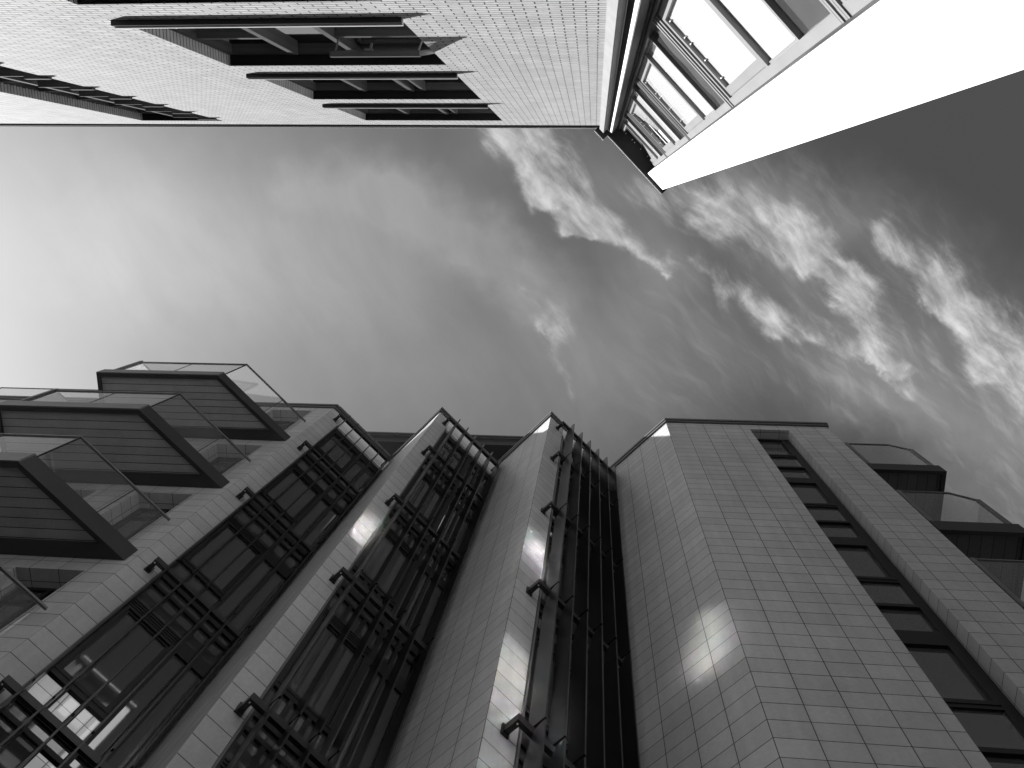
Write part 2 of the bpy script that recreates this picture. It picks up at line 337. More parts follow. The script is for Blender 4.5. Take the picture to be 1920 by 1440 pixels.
class Fr:
    """a vertical plane: s runs along it, d out of it towards the street, h up from the eye"""
    def __init__(s, o, ang, out, uo=0.0, vo=0.0):
        a = math.radians(ang); s.o = o; s.u = (math.cos(a), math.sin(a)); s.n = (-s.u[1] * out, s.u[0] * out); s.uo = uo; s.vo = vo
    def p(f, s, d, h): return (f.o[0] + f.u[0] * s + f.n[0] * d, f.o[1] + f.u[1] * s + f.n[1] * d, h + CZ)
    def xy(f, s, d=0.0): q = f.p(s, d, 0); return (q[0], q[1])
    def quad(f, mb, c, kind):
        uv = []
        for s, d, h in c:
            uv.append((s - f.uo, h - f.vo) if kind == 's' else (d - f.uo, h - f.vo) if kind == 'd' else (s - f.uo, d))
        mb.face([f.p(*q) for q in c], uv)
    def box(f, mb, s0, s1, d0, d1, h0, h1):
        q = f.quad
        q(mb, [(s0, d1, h0), (s1, d1, h0), (s1, d1, h1), (s0, d1, h1)], 's')
        q(mb, [(s1, d0, h0), (s0, d0, h0), (s0, d0, h1), (s1, d0, h1)], 's')
        q(mb, [(s0, d0, h0), (s0, d1, h0), (s0, d1, h1), (s0, d0, h1)], 'd')
        q(mb, [(s1, d1, h0), (s1, d0, h0), (s1, d0, h1), (s1, d1, h1)], 'd')
        q(mb, [(s0, d1, h1), (s1, d1, h1), (s1, d0, h1), (s0, d0, h1)], 'h')
        q(mb, [(s0, d0, h0), (s1, d0, h0), (s1, d1, h0), (s0, d1, h0)], 'h')
    def wall(f, mb, s0, s1, h0, h1, ops=(), rev=False):
        """wall sheet with openings (s0, s1, h0, h1, depth) and their reveals"""
        ss = sorted({s0, s1, *[o[0] for o in ops], *[o[1] for o in ops]}); hs = sorted({h0, h1, *[o[2] for o in ops], *[o[3] for o in ops]})
        for a, b_ in zip(ss, ss[1:]):
            for c, d_ in zip(hs, hs[1:]):
                ms, mh = (a + b_) / 2, (c + d_) / 2
                if any(o[0] < ms < o[1] and o[2] < mh < o[3] for o in ops): continue
                f.quad(mb, [(a, 0, c), (b_, 0, c), (b_, 0, d_), (a, 0, d_)], 's')
        for a, b_, c, d_, e in ops:
            for x, sg in ((a, 1), (b_, -1)):
                ru, rs = (.128, .6) if rev else (x - f.uo, sg)
                mb.face([f.p(x, 0, c), f.p(x, -e, c), f.p(x, -e, d_), f.p(x, 0, d_)], [(ru, c - f.vo), (ru + e * rs, c - f.vo), (ru + e * rs, d_ - f.vo), (ru, d_ - f.vo)])
            for y in (c, d_):
                mb.face([f.p(a, 0, y), f.p(b_, 0, y), f.p(b_, -e, y), f.p(a, -e, y)], [(a - f.uo, 0.04 - f.vo), (b_ - f.uo, 0.04 - f.vo), (b_ - f.uo, e + .04 - f.vo), (a - f.uo, e + .04 - f.vo)])
    def bar(f, mb, a, b_, r):
        """square bar between two (s, d, h) points"""
        A, B = Vector(f.p(*a)), Vector(f.p(*b_)); d = (B - A).normalized()
        e1 = d.cross(Vector((0, 0, 1)) if abs(d.z) < .9 else Vector((1, 0, 0))).normalized() * r; e2 = d.cross(e1).normalized() * r
        ra = [A + e1 + e2, A - e1 + e2, A - e1 - e2, A + e1 - e2]; rb = [p + (B - A) for p in ra]
        for i in range(4): mb.face([ra[i], ra[(i + 1) % 4], rb[(i + 1) % 4], rb[i]])
        mb.face(ra[::-1]); mb.face(rb)
    def frame(f, mb, s0, s1, h0, h1, d0, d1, w, wt=None):
        wt = wt or w
        f.box(mb, s0, s0 + w, d0, d1, h0, h1); f.box(mb, s1 - w, s1, d0, d1, h0, h1)
        f.box(mb, s0 + w, s1 - w, d0, d1, h0, h0 + wt); f.box(mb, s0 + w, s1 - w, d0, d1, h1 - wt, h1)
def prism(mb, poly, z0, z1):
    n = len(poly)
    for i in range(n):
        a, b_ = poly[i], poly[(i + 1) % n]
        mb.face([(a[0], a[1], z0), (b_[0], b_[1], z0), (b_[0], b_[1], z1), (a[0], a[1], z1)])
    mb.face([(p[0], p[1], z1) for p in poly]); mb.face([(p[0], p[1], z0) for p in poly][::-1])
def sweep(mb, line, prof, side=1):
    """sweep a closed (offset, z) profile along an open plan polyline with mitred corners; side gives the outward side"""
    n = len(line); dirs = []
    for i in range(n - 1):
        d = Vector((line[i + 1][0] - line[i][0], line[i + 1][1] - line[i][1])); dirs.append(d.normalized())
    def nrm(d): return Vector((d.y, -d.x)) * side
    rings = []
    for i in range(n):
        if i == 0: m = nrm(dirs[0])
        elif i == n - 1: m = nrm(dirs[-1])
        else:
            a, b_ = nrm(dirs[i - 1]), nrm(dirs[i]); m = (a + b_) / (1 + a.dot(b_))
        rings.append([(line[i][0] + m.x * o, line[i][1] + m.y * o, z) for o, z in prof])
    k = len(prof)
    for i in range(n - 1):
        for j in range(k):
            mb.face([rings[i][j], rings[i + 1][j], rings[i + 1][(j + 1) % k], rings[i][(j + 1) % k]])
    mb.face(rings[0][::-1]); mb.face(rings[-1])
def empty(name, loc, label, cat):
    o = bpy.data.objects.new(name, None); COL.objects.link(o); o.location = (0, 0, 0)
    o.empty_display_size = 1.0; o['label'] = label; o['category'] = cat
    return o

# ------------------------------------------------------------------ ground
mb = MB(); mb.face([(-300, -300, 0), (300, -300, 0), (300, 300, 0), (-300, 300, 0)])
g = mb.build('street', 'asphalt'); g['kind'] = 'structure'
for y0, y1 in ((-2.6, -1.2), (4.0, 9.0)):
    mb = MB(); prism(mb, [(-60, y0), (60, y0), (60, y1), (-60, y1)], 0.004, 0.12); p_ = mb.build('pavement', 'paving'); p_['kind'] = 'structure'

# ================================================================== BRICK BUILDING
brick = empty('brick_building', (0, 0, 0), 'sunlit pale brick building with deep dark windows across the top of the picture', 'building')
BW = Fr((0.0, -1.88), 0.8, 1)
wins = [(-5.0, -2.0, 8.24 + 3.2 * k, 10.74 + 3.2 * k) for k in (-1, 0, 1, 2)]
stair = (-10.22, -8.30, 4.4, 17.30)
mb = MB(); BW.wall(mb, -45.0, .12, -CZ, 18.05, [(a, b_, c, d, .14) for a, b_, c, d in wins] + [(*stair, .16)], rev=True)
mb.build('brick_wall', 'brick', brick)
PL = Fr(BW.xy(0, .03), 0.8, 1)
mb = MB(); PL.wall(mb, -45, .11, -CZ, 6.9, [(-5.0, -2.0, 5.04, 6.899, .03), (-10.22, -8.30, 4.4, 6.899, .03)])
PL.quad(mb, [(-45, 0, 6.9), (.11, 0, 6.9), (.11, -.03, 6.9), (-45, -.03, 6.9)], 'h'); mb.build('bounce_cut_base', 'bounce_cut_dark', brick)  # dark base added below the view to cut bounce light
mb = MB(); q = [BW.xy(-45, 0), BW.xy(.12, 0), BW.xy(.12, -9), BW.xy(-45, -9)]
mb.face([(x, y, 18.0 + CZ) for x, y in q]); mb.face([(*q[0], 0), (*q[3], 0), (*q[3], 18 + CZ), (*q[0], 18 + CZ)])
mb.face([(*q[2], 0), (*q[3], 0), (*q[3], 18 + CZ), (*q[2], 18 + CZ)]); mb.face([(*q[1], 0), (*q[2], 0), (*q[2], 18 + CZ), (*q[1], 18 + CZ)])
mb.build('flat_roof', 'concrete', brick)
mb = MB(); BW.box(mb, -45, .11, -.3, .03, 18.052, 18.20); mb.build('gutter', 'frame', brick)
mb = MB(); BW.box(mb, -45, .11, -.3, .045, 18.203, 18.235); mb.build('coping', 'cap_white', brick)
for k, (a, b_, c, d) in enumerate(wins):
    mb = MB()
    D0, D1 = -.225, -.141
    BW.box(mb, a, a + .10, D0, D1, c, d); BW.box(mb, b_ - .06, b_, D0, D1, c, d)
    BW.box(mb, a + .1, b_ - .06, D0, D1, d - .12, d); BW.box(mb, a + .1, b_ - .06, D0, D1, c, c + .07)
    for s in (-4.06, -3.22): BW.box(mb, s, s + .075, D0, D1 + .03, c + .07, d - .12)
    if k == 1:
        BW.box(mb, a + .1, -4.06, D0, D1 + .01, 9.66, 9.74); BW.box(mb, -3.145, b_ - .06, D0, D1 + .01, 9.62, 9.70)
    elif k > 1:
        BW.box(mb, -3.0, -2.95, D0, D1 + .02, c + .07, d - .12)
    w = mb.build('window', 'window_timber', brick)
    mb = MB(); f = mb
    for s0, s1 in ((a + .1, -4.06), (-3.985, -3.22), (-3.145, b_ - .06)): BW.quad(mb, [(s0, -.2, c + .07), (s1, -.2, c + .07), (s1, -.2, d - .12), (s0, -.2, d - .12)], 's')
    mb.build('pane', 'brick_pane', w)
    mb = MB(); BW.box(mb, a - .05, b_ + .03, -.14, .055, c - .10, c - .035); sl = mb.build('sill', 'frame', w)
    mb = MB(); BW.box(mb, a - .05, b_ + .03, -.14, .066, c - .034, c); mb.build('sill_edge', 'cap_white', w)
    mb = MB(); BW.quad(mb, [(a + .01, -.14, d - .004), (b_ - .01, -.14, d - .004), (b_ - .01, -.005, d - .004), (a + .01, -.005, d - .004)], 'h'); mb.build('head_shade', 'black', w)  # black sheet: the shade under the window head put into colour
    if k == 1:   # the top-hung sash stands open
        sash = MB(); H0 = (-.15, 10.58); H1 = (.10, 9.45)
        def sp(s, t, o=0.0): return (s, H0[0] + (H1[0] - H0[0]) * t + o, H0[1] + (H1[1] - H0[1]) * t)
        for s in (-3.12, -2.10): BW.bar(sash, sp(s, 0), sp(s, 1), .028)
        BW.bar(sash, sp(-3.15, 1), sp(-2.07, 1), .032); BW.bar(sash, sp(-3.12, .02), sp(-2.10, .02), .025)
        so_ = sash.build('sash', 'window_timber', w)
        mb = MB(); mb.face([BW.p(*sp(-3.1, .03)), BW.p(*sp(-2.12, .03)), BW.p(*sp(-2.12, .97)), BW.p(*sp(-3.1, .97))]); mb.build('pane', 'rail_glass', so_)
        mb = MB(); BW.bar(mb, (-2.72, .06, 9.42), (-2.62, .06, 9.42), .012); BW.bar(mb, (-2.66, .06, 9.42), (-2.63, -.01, 9.40), .012); mb.build('handle', 'light_frame', so_)
        mb = MB(); BW.bar(mb, (-3.10, .08, 9.47), (-3.12, -.16, 9.72), .008); mb.build('stay', 'light_frame', so_); mb = MB(); BW.bar(mb, (-2.1, .08, 9.47), (-2.08, -.16, 9.72), .008); mb.build('stay', 'light_frame', so_)
# stair window
a, b_, c, d = stair
mb = MB(); BW.frame(mb, a, b_, c, d, -.24, -.161, .09, .10)
tr = [4.445 + 1.045 * i for i in range(1, 13) if 4.445 + 1.045 * i < 17]
for i, h in enumerate(tr):
    BW.box(mb, a + .09, -9.36, -.24, -.13, h, h + .06); BW.box(mb, -9.28, b_ - .09, -.24, -.12, h - .25, h - .19)
BW.box(mb, -9.36, -9.28, -.24, -.06, c + .1, d - .3)
w = mb.build('stair_window', 'window_timber', brick)
mb = MB()
for s0, s1 in ((a + .09, -9.36), (-9.28, b_ - .09)): BW.quad(mb, [(s0, -.21, c + .1), (s1, -.21, c + .1), (s1, -.21, d - .1), (s0, -.21, d - .1)], 's')
mb.build('pane', 'brick_pane', w)
for h in tr[4:]:
    mb = MB(); BW.box(mb, -8.62, -8.22, -.15, .035, h - .26, h - .18); BW.box(mb, -9.2, -8.5, -.15, -.01, h - .22, h - .18); mb.build('sill', 'window_timber', w)
mb = MB(); BW.quad(mb, [(a + .01, -.16, d - .004), (b_ - .01, -.16, d - .004), (b_ - .01, -.005, d - .004), (a + .01, -.005, d - .004)], 'h'); mb.build('head_shade', 'black', w)  # black sheet for the shade under the stair window head

# ================================================================== WHITE CORNER BUILDING (chamfered corner)
corner = empty('corner_building', (0, 0, 0), 'blinding white rendered corner building with a tall strip of windows and thin dark eaves', 'building')
ca = math.radians(45.7)
# plane through the window bars: 1.64 m from the eye
BY = Fr((1.64 * math.sin(ca), -1.64 * math.cos(ca)), 45.7, 1)
def D(x): return 1.64 - x            # distance from the eye -> d
TOPH = 18.3
mb = MB()
BY.wall(mb, 0, 0, 0, 0) if False else None
BY.box(mb, .205, .70, D(1.75), D(1.43), -CZ, 18.16); mb.build('rendered_wall', 'render', corner)
mb = MB()
for h in (4.1, 6.4, 8.7, 11.0, 13.3): BY.box(mb, .215, .695, D(1.44), D(1.43) + .0015, h, h + .006)
mb.build('render_joint', 'concrete', corner)
mb = MB(); BY.box(mb, -1.25, -1.122, D(1.43), D(1.312), -CZ, 18.1); pier = mb.build('pier', 'concrete', corner)
mb = MB(); BY.box(mb, -1.26, .71, D(1.6), D(1.30), -CZ, 2.5); mb.build('bounce_cut_base', 'bounce_cut_dark', corner)  # added unseen dark base, again to reduce bounce light
mb = MB(); BY.box(mb, -1.305, -1.036, D(1.43), D(1.222), 18.1, 18.24); mb.build('pier_cap', 'frame', pier)
mb = MB(); BY.box(mb, -1.315, -1.03, D(1.43), D(1.212), 18.243, 18.275); mb.build('pier_cap_edge', 'cap_white', pier)
mb = MB(); BY.box(mb, -1.122, -1.045, D(1.7), D(1.445), -CZ, 18.1); mb.build('pier_shadow_wall', 'board', corner)  # dark colour stands for the pier's shadow on this wall
mb = MB(); BY.box(mb, -1.045, -1.0, D(1.7), D(1.437), -CZ, 18.1); mb.build('sun_sliver_strip', 'render', corner)  # white colour stands for the sliver of sun passing the pier
mb = MB(); BY.box(mb, -.998, -.96, D(1.75), D(1.58), -CZ, 18.1); BY.box(mb, -1.0, -.985, D(1.58), D(1.439), -CZ, 18.1); mb.build('jamb_board', 'board', corner)
# eaves
mb = MB(); BY.box(mb, -1.03, .76, D(1.75), D(1.362), 18.165, 18.25); eav = mb.build('eaves', 'black', corner)
mb = MB(); BY.box(mb, -1.03, .765, D(1.6), D(1.352), 18.253, 18.29); mb.build('eaves_edge', 'cap_white', eav)
# roof and the flank that turns away round the corner
mb = MB(); q = [BY.xy(-1.25, D(1.78)), BY.xy(.69, D(1.78)), BY.xy(.69, D(9)), BY.xy(-1.25, D(9))]; prism(mb, q, 0.15, 18.16 + CZ)
mb.build('flank_wall', 'render', corner)
# side frames of the window strip
mb = MB(); BY.box(mb, -.945, -.915, D(1.70), D(1.60), -CZ, 18.1); mb.build('dark_jamb', 'frame', corner)
mb = MB(); BY.box(mb, .12, .20, D(1.70), D(1.628), -CZ, 18.0); mb.build('light_jamb', 'light_frame', corner)
mb = MB(); BY.box(mb, .20, .2048, D(1.70), D(1.50), -CZ, 18.1); mb.build('shadow_gap', 'frame', corner)
PER = 3.47
for k in range(-2, 3):
    b0 = 8.83 + PER * k
    top = k == 2
    mb = MB()
    S0, S1 = -.915, .12
    BY.box(mb, S0, S1, D(1.70), D(1.638), b0, b0 + .045)                       # transom below the white panel
    BY.box(mb, S0, S1, D(1.70), D(1.640), b0 + .90, b0 + .95)                  # transom below the opening light
    BY.box(mb, S0, S1, D(1.70), D(1.632), b0 + 2.52, b0 + 2.57)                # head rail
    BY.frame(mb, S0, S1, b0 + .95, b0 + 2.52, D(1.70), D(1.655), .10, .10)
    BY.frame(mb, S0 + .012, S1 - .012, b0 + .97, b0 + 2.50, D(1.655), D(1.648), .085, .07)
    BY.box(mb, S0, S0 + .02, D(1.70), D(1.66), b0 + .045, b0 + .90); BY.box(mb, S1 - .02, S1, D(1.70), D(1.66), b0 + .045, b0 + .90)
    w = mb.build('window', 'light_frame', corner)
    mb = MB()
    tl, tr_ = {2: (.165, 0.0), 1: (0.0, .14)}.get(k, (0.0, 0.0))     # two panes turned inward to throw sun patches on the tiled building
    BY.quad(mb, [(S0 + .1, D(1.685 + tl), b0 + 1.05), (S1 - .1, D(1.685 + tr_), b0 + 1.05), (S1 - .1, D(1.685 + tr_), b0 + 2.42), (S0 + .1, D(1.685 + tl), b0 + 2.42)], 's')
    mb.build('opening_pane', 'bay_light', w); mb = MB()
    BY.quad(mb, [(S0, D(1.685), b0 + .045), (S1, D(1.685), b0 + .045), (S1, D(1.685), b0 + .90), (S0, D(1.685), b0 + .90)], 's')
    mb.build('pane', 'bay_pane', w)
    mb = MB(); BY.quad(mb, [(S0, D(1.675), b0 + 2.8), (S1, D(1.675), b0 + 2.8), (S1, D(1.675), b0 + PER), (S0, D(1.675), b0 + PER)], 's')
    if not top: mb.build('spandrel', 'spandrel_glass', w)
    mb = MB()
    for i in range(4): BY.box(mb, S0, S1 + .10, D(1.66), D(1.618) - .006 * (i % 2), b0 + 2.585 + i * .05, b0 + 2.612 + i * .05)
    if not top: mb.build('louvre', 'light_frame', w)
    mb = MB(); BY.box(mb, .203, .2052, D(1.44), D(1.425), b0 + .2, b0 + 2.5); 
    # hinges along the foot of the opening light
    mb = MB()
    for s in (-.78, -.58, -.50, -.30, -.08): BY.box(mb, s, s + .010, D(1.684), D(1.662), b0 + 2.37, b0 + 2.41)
    mb.build('hinge', 'cap_white', w)

# ================================================================== TILED BUILDING
tiled = empty('tiled_building', (0, 0, 0), 'pale tiled apartment building with sawtooth bays, louvre screens and balconies along the bottom', 'building')
S2 = math.sqrt(.5)
bc = (-6.965, 5.233); p2 = (-4.013, 5.252); p3 = (-1.034, 5.292); tcn = (1.986, 5.378)
TOP = 19.74
BF = Fr(bc, 180, 1, 0.0, 7.757)
BR = Fr(bc, 45, -1, 0.43, 7.757); R2 = Fr(p2, 45, -1, .38, 7.19); R3 = Fr(p3, 45, -1, 0.0, 6.597)
L2 = Fr(p2, 135, 1, 0.0, 7.19); L3 = Fr(p3, 135, 1, 0.0, 6.597); TL = Fr(tcn, 135, 1, 0.0, 9.114)
TF = Fr(tcn, 0, -1, 0.0, 9.114)
TX = 4.06
SIDE = Fr((tcn[0] + TX, tcn[1]), 90, -1, 0.0, 9.114)
def meet(a, b_):
    # s along a where it meets b (a at 45, b at 135 degrees)
    dx, dy = b_.o[0] - a.o[0], b_.o[1] - a.o[1]; return (dx + dy) / (2 * S2), (dy - dx) / (2 * S2) * -1 * -1
def junction(a, b_):
    s = ((b_.o[0] - a.o[0]) + (b_.o[1] - a.o[1])) * S2
    q = a.xy(s); t = math.hypot(q[0] - b_.o[0], q[1] - b_.o[1]); return s, t, q
sBR, tL2, J1 = junction(BR, L2); sR2, tL3, J2 = junction(R2, L3); sR3, tTL, J3 = junction(R3, TL)
beams = [19.2, 16.65, 13.5, 10.35, 7.2, 4.05]
GT, GB = 19.08, 2.0                     # head and foot of the glazed strips
# walls
op_bf = []
for hs, hb in ((19.45, 16.99), (16.27, 13.84), (13.11, 10.68), (9.9, 7.5), (6.75, 4.35)):
    op_bf += [(.505, 1.62, hb, hs, .32), (2.45, 3.65, hb, hs, .32)]
mb = MB(); BF.wall(mb, 0, 38.0, -CZ, TOP, op_bf)
for f, s0 in ((BR, .41), (R2, .37), (R3, .47)):
    e = {id(BR): sBR, id(R2): sR2, id(R3): sR3}[id(f)]
    f.wall(mb, 0, s0, -CZ, TOP); f.wall(mb, s0, e, -CZ, GB)
    # return of the tile edge into the glazing
    f.quad(mb, [(s0, 0, GB), (s0, -.13, GB), (s0, -.13, GT), (s0, 0, GT)], 'd')
L2.wall(mb, 0, tL2, -CZ, TOP); L3.wall(mb, 0, tL3, -CZ, TOP); TL.wall(mb, 0, tTL, -CZ, TOP)
TF.wall(mb, 0, TX, -CZ, TOP, [(2.06, 3.02, -CZ + .5, 19.34, .25)])
SIDE.wall(mb, 0, 7.0, -CZ, TOP)
mb.build('tile_wall', 'tile', tiled)
for f, s0, e in ((BR, .41, sBR), (R2, .37, sR2), (R3, .47, sR3)): mb = MB(); f.box(mb, s0, e, -.2, .0, GT, TOP); mb.build('white_band', 'white_fascia', tiled)
outline = [(-44.96, 5.233), bc, J1, p2, J2, p3, J3, tcn, TF.xy(TX), (SIDE.o[0], 12.4)]
mb = MB(); sweep(mb, outline, [(.0, TOP + CZ), (.045, TOP + CZ), (.045, TOP + .10 + CZ), (.03, TOP + .10 + CZ), (.03, TOP + .14 + CZ), (.06, TOP + .14 + CZ), (.06, 20.0 + CZ), (-.25, 20.0 + CZ), (-.25, TOP + CZ)])
mb.build('coping', 'coping', tiled)
mb = MB(); mb.face([(x, y, 19.6 + CZ) for x, y in outline] + [(-44.96, 12.4, 19.6 + CZ)])
mb.face([(-44.96, 12.4, 0), (SIDE.o[0], 12.4, 0), (SIDE.o[0], 12.4, 19.6 + CZ), (-44.96, 12.4, 19.6 + CZ)])
mb.face([(-44.96, 5.233, 0), (-44.96, 12.4, 0), (-44.96, 12.4, 19.6 + CZ), (-44.96, 5.233, 19.6 + CZ)])
mb.build('flat_roof', 'concrete', tiled)
# back of the balcony doors
for i, (a, b_, c, d, e) in enumerate(op_bf):
    mb = MB(); BF.frame(mb, a, b_, c, d, -.40, -.321, .07); BF.box(mb, (a + b_) / 2 - .03, (a + b_) / 2 + .03, -.40, -.321, c + .07, d - .07); BF.box(mb, a + .07, b_ - .07, -.4, -.33, d - .42, d - .36)
    w = mb.build('balcony_door', 'frame', tiled)
    mb = MB(); BF.quad(mb, [(a + .05, -.37, c + .05), (b_ - .05, -.37, c + .05), (b_ - .05, -.37, d - .05), (a + .05, -.37, d - .05)], 's'); mb.build('pane', 'dark_pane', w)

# glazed strips behind the louvre screens
def strip(f, s0, e, lit=()):
    for j, bm_ in enumerate(beams[1:] + [beams[0]]):
        topunit = bm_ == 19.2
        lo = bm_ - .69 if not topunit else 18.85; hi = min(bm_ + 2.46, 18.85) if not topunit else GT
        fr = MB(); pn = MB(); cl = MB(); dk = MB()
        A, B, C, E2 = s0 + .07, s0 + .98, s0 + 1.31, e - .08
        def pane(a, b_, c, d, tgt=None):
            if d <= c + .02: return
            f.quad(tgt or pn, [(a, -.10, c), (b_, -.10, c), (b_, -.10, d), (a, -.10, d)], 's')
        # uprights and rails (butted)
        f.box(fr, s0, A, -.13, -.03, lo, hi); f.box(fr, B, B + .08, -.13, -.05, lo, hi); f.box(fr, C, C + .06, -.13, -.05, lo, hi); f.box(fr, E2, e, -.13, -.03, lo, hi)
        if topunit:
            f.box(fr, A, B, -.13, -.06, lo, hi); f.box(fr, B + .08, C, -.13, -.06, lo, hi); f.box(fr, C + .06, E2, -.13, -.06, lo, hi)
            fr.build('window', 'frame', tiled); continue
        w3 = (B - A) / 3
        islit = j in lit
        rails = [(A, B, bm_ - .69, bm_ - .48), (A, B, bm_ - .04, bm_ + .03), (A, B, bm_ + .20, bm_ + .36), (A, B, bm_ + .78, bm_ + .86)]
        for a, b_, c, d in rails:
            f.box(fr, a, b_, -.13, -.055, c, min(d, hi))
        for c, d in ((bm_ - .48, bm_ - .04), (bm_ + .36, bm_ + .78)):
            for q in (1, 2): f.box(fr, A + w3 * q - .035, A + w3 * q + .035, -.13, -.06, c, min(d, hi))
            if islit and c < bm_: pane(A, B - w3, c, min(d, hi)); pane(B - w3, B, c, min(d, hi), cl)
            else: pane(A, B, c, min(d, hi), cl if islit else None)
        pane(A, B, bm_ + .03, bm_ + .20)
        if hi > bm_ + 1.2:
            f.frame(fr, A + .0, B - .0, bm_ + .86, hi, -.13, -.045, .05)
            f.frame(fr, A + .05, B - .05, bm_ + .91, hi - .05, -.12, -.075, .04)
            pane(A + .09, B - .09, bm_ + .95, hi - .09)
        for a, b_ in ((B + .08, C), (C + .06, E2)):
            f.box(fr, a, b_, -.13, -.055, lo, lo + .21); f.box(fr, a, b_, -.13, -.06, bm_ - .04, bm_ + .03); f.box(fr, a, b_, -.13, -.055, bm_ + .20, bm_ + .36); f.box(fr, a, b_, -.13, -.055, hi - .07, hi)
            pane(a, b_, bm_ - .48, bm_ - .04); pane(a, b_, bm_ + .03, bm_ + .20); pane(a, b_, bm_ + .36, hi - .07)
        for i in range(4): f.box(fr, A, B, -.055, -.042, bm_ - .675 + i * .05, bm_ - .65 + i * .05)
        w = fr.build('window', 'frame', tiled)
        pn.build('pane', 'dark_pane', w)
        for fc, uv_ in zip(cl.f, cl.uv):
            c1 = MB(); c1.face([cl.v[i] for i in fc], uv_); c1.build('clear_pane', 'clear_glass', w)
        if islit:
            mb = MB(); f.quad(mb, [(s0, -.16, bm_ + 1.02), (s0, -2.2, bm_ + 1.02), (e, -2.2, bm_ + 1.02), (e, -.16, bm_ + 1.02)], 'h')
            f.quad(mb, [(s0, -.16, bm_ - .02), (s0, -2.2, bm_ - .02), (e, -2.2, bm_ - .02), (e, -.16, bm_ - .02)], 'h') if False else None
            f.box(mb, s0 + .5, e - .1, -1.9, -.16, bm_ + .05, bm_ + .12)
            mb.build('sunlit_ceiling_glow', 'sunlit_ceiling_glow', w)
    # head and foot
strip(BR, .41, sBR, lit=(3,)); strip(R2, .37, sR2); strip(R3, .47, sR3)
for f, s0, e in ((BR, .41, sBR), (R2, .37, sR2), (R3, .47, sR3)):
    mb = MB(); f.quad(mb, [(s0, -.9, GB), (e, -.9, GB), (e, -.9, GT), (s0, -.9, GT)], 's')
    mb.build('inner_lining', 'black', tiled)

# louvre screens: a cranked beam at every floor carries that floor's upright blades
def screen(f, e):
    for h, hn in zip(beams[:-1], beams[1:]):
        mb = MB()
        # beam and its two arms in one outline, seen from above
        out = [(.235, .03), (.235, .255), (e - .05, .255), (e - .05, -.02), (e - .12, -.02), (e - .12, .185), (.305, .185), (.305, .03)]
        prism(mb, [f.xy(*q) for q in out], h + CZ, h + .10 + CZ)
        beam = mb.build('louvre_beam', 'dark_metal', tiled)
        mb = MB(); f.box(mb, .215, .322, .001, .029, h - .03, h + .125); mb.build('fixing_plate', 'dark_metal', beam)
        mb = MB(); f.box(mb, .262, .278, .20, .216, h - .012, h - .001); mb.build('bolt', 'cap_white', beam)
        for i in range(6):
            s = .48 + .305 * i
            if s > e - .03: continue
            mb = MB(); hb = hn + .14; ht = h + .02 if h > 19 else h + .09
            di, do = .145, .42
            pr = [(di, hb), (do, hb), (do, ht)] + [(do - .05 - (do - .05 - di) * math.sin(a), ht - .62 * (1 - math.cos(a))) for a in [math.pi / 2 * x / 8 for x in range(9)]]
            t = .013
            la = [f.p(s - t, d, q) for d, q in pr]; lb = [f.p(s + t, d, q) for d, q in pr]
            mb.face(la); mb.face(lb[::-1])
            for k in range(len(pr)): mb.face([la[k], la[(k + 1) % len(pr)], lb[(k + 1) % len(pr)], lb[k]])
            mb.build('blade', 'blade_metal', beam)
screen(BR, sBR); screen(R2, sR2); screen(R3, sR3)
# thin trim along the tile edge of the glazed strips
for f, s0 in ((BR, .41), (R2, .37), (R3, .47)): mb = MB(); f.box(mb, s0 + .002, s0 + .03, -.03, .02, GB, GT); mb.build('edge_trim', 'fascia', tiled)

# tower window strip
mb = MB(); pn = MB(); sw = []
for k in range(7):
    T = 19.33 - 3.15 * k
    if T < 2: break
    fr = MB(); pn = MB()
    a, b_ = 2.06, 3.02; d0, d1 = -.33, -.251
    hi = T if k == 0 else T - .0
    lo = T - 3.15
    TF.box(fr, a, a + .06, d0, d1, lo, hi); TF.box(fr, b_ - .16, b_, d0, d1, lo, hi)
    A, B = a + .06, b_ - .16
    TF.box(fr, A, B, d0, d1, T - .06, T); TF.frame(fr, A, B, T - 1.40, T - .06, d0 + .01, d1 + .025, .055, .075)
    TF.box(fr, A, B, d0, d1 + .012, T - 1.47, T - 1.40); TF.box(fr, A, B, d0, d1 + .012, T - 2.24, T - 2.16); TF.box(fr, A, B, d0, d1, lo, T - 2.9)
    w = fr.build('strip_window', 'frame', tiled)
    for c, d, dd in ((T - 1.33, T - .13, -.285), (T - 2.16, T - 1.47, -.275), (T - 2.9, T - 2.24, -.30)): TF.quad(pn, [(A, dd, c), (B, dd, c), (B, dd, d), (A, dd, d)], 's')
    pn.build('pane', 'tower_pane', w)

